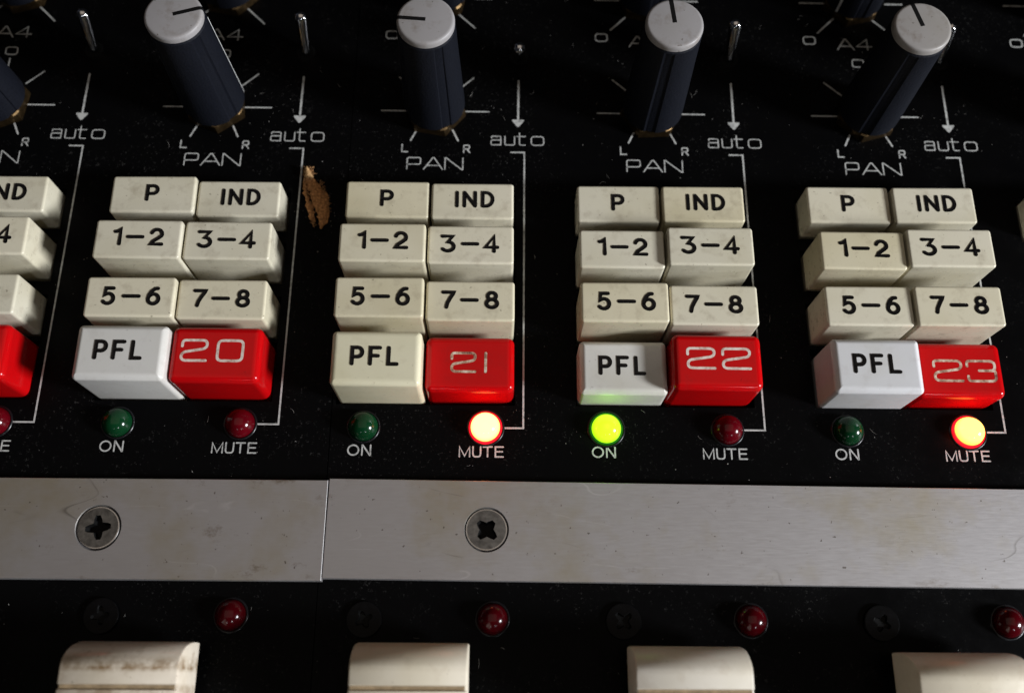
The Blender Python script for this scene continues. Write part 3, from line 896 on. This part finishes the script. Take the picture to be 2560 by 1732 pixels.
shred(bm, [(-2.3, 5.6), (-2.35, 4.4), (-1.9, 2.6), (-1.2, .6), (-.5, -1.4), (.3, -3.0), (.75, -4.6), (.95, -5.7)],
          [(-1.7, 5.7), (-1.0, 4.3), (.3, 2.9), (1.8, 1.2), (2.3, -.5), (2.4, -2.4), (2.1, -4.2), (1.5, -5.6)], .40, 3)
finish('broad_lobe', bm, 'wood', e, smooth=70)
bm = bmesh.new()
shred(bm, [(-2.7, 3.4), (-2.75, 2.2), (-2.2, .4), (-1.7, -1.6), (-1.0, -3.3), (-.35, -4.6)],
          [(-2.2, 3.4), (-1.9, 1.8), (-1.2, -.2), (-.45, -2.2), (-.1, -3.6), (-.05, -4.7)], .45, 5)
finish('narrow_lobe', bm, 'wood', e, smooth=70)
bm = bmesh.new()
shred(bm, [(-2.3, 6.1), (-2.55, 5.2), (-2.3, 4.2)], [(-1.8, 6.0), (-1.1, 4.9), (-.8, 3.9)], 1.35, 9)
finish('pale_tip', bm, 'woodtip', e, smooth=70)
bm = bmesh.new()
for k in range(330):
    t = random.random()
    if random.random() < .45: px, py = random.uniform(-2.6, -1.0), random.uniform(3.6, 6.2)
    else:
        py = random.uniform(-5.6, 4); px = random.choice([-2.3 + (4 - py) * .24, .7 + (4 - py) * .22 if py > 0 else 2.2 - max(0, -2 - py) * .25]) + random.uniform(-.3, .2)
    a = random.uniform(0, 2 * pi); L = random.uniform(.25, .8)
    z0 = random.uniform(.15, .9)
    p = [(px + cos(a) * L * s + random.uniform(-.05, .05), py + sin(a) * L * s + random.uniform(-.05, .05), max(.04, z0 + .25 * s * random.uniform(-1, 1))) for s in (0, .5, 1)]
    tube(bm, p, [.055, .042, .018], 4)
fz = finish('fuzz', bm, 'fuzz', e); fz['kind'] = 'stuff'
tag(e, 'brown fuzzy shred of fibre lying between the blocks of red keys 20 and 21', 'debris')

# ------------------------------------------------------------------ dust: flecks and hairs on the black panels
bm = bmesh.new()
rnd = random.Random(21)
blocks = [(h[0] - .3, h[1] + .3, h[2], h[3]) for h in holes_for((19, 20, 21, 22, 23, 24))]
def free(x, y):
    if -59.6 < y < -42: return False
    for c in (19, 20, 21, 22, 23):
        ox, oy = org(c)
        if -18.6 < x - ox < 11.6 and -30 < y - oy < 9.6: return False
        for (lx, ly) in ((-13.55, -33.6), (6.54, -33.6), (8.06, -63.9), (-11.7, -64.1), (-3.65, 26.8), (-3.65, 52.4), (11.8, 38.9)):
            if hypot(x - ox - lx, y - oy - ly) < 3.2 + (3 if ly in (26.8, 52.4) else 0): return False
    return True
cnt = 0
centres = [(rnd.uniform(-70, 95), rnd.uniform(-40, 50)) for _ in range(26)] + [((c - 21) * 40 + 3, 26) for c in (20, 21, 22, 23)] * 2
while cnt < 1150:
    if rnd.random() < .5:
        c = rnd.choice(centres); x = rnd.gauss(c[0], 4.5); y = rnd.gauss(c[1], 3.5)
    else: x = rnd.uniform(-76, 100); y = rnd.uniform(-76, 56)
    if not free(x, y): continue
    cnt += 1
    r = .028 + .10 * rnd.random() ** 6
    n = rnd.choice((4, 5, 6)); st = rnd.uniform(.5, 1); a0 = rnd.uniform(0, 6.28)
    rim = []
    for k in range(n):
        a = 2 * pi * k / n; rr_ = r * rnd.uniform(.6, 1.2)
        u, w = rr_ * cos(a), rr_ * sin(a) * st
        rim.append(bm.verts.new((x + u * cos(a0) - w * sin(a0), y + u * sin(a0) + w * cos(a0), .012)))
    t = bm.verts.new((x, y, .012 + r * .7))
    for k in range(n): bm.faces.new((rim[k], rim[(k + 1) % n], t))
cnt = 0
while cnt < 48:
    x = rnd.uniform(-70, 95); y = rnd.uniform(-74, 54)
    if not free(x, y): continue
    cnt += 1
    a = rnd.uniform(0, 6.28); b_ = rnd.uniform(-1.2, 1.2); L = rnd.uniform(.3, 1.5) ; p = [(x, y, .03)]
    for s in range(4):
        x += cos(a) * L / 4; y += sin(a) * L / 4; a += b_ / 3; p.append((x, y, .03 + .02 * (s % 2)))
    tube(bm, p, [.02, .024, .026, .022, .014], 4)
for k in range(60):
    x, y, r = rnd.gauss(-24.0, 2.6), rnd.gauss(5.5, 4.2), .04 + .09 * rnd.random() ** 3
    if not free(x, y): continue
    lathe(bm, [(r, .012), (r * .8, .012 + r * .6), (r * .3, .012 + r)], 5, False, True, x, y)
d = finish('dust', bm, 'dust'); d['kind'] = 'stuff'
tag(d, 'pale dust flecks and short hairs scattered over the black panels', 'dust')
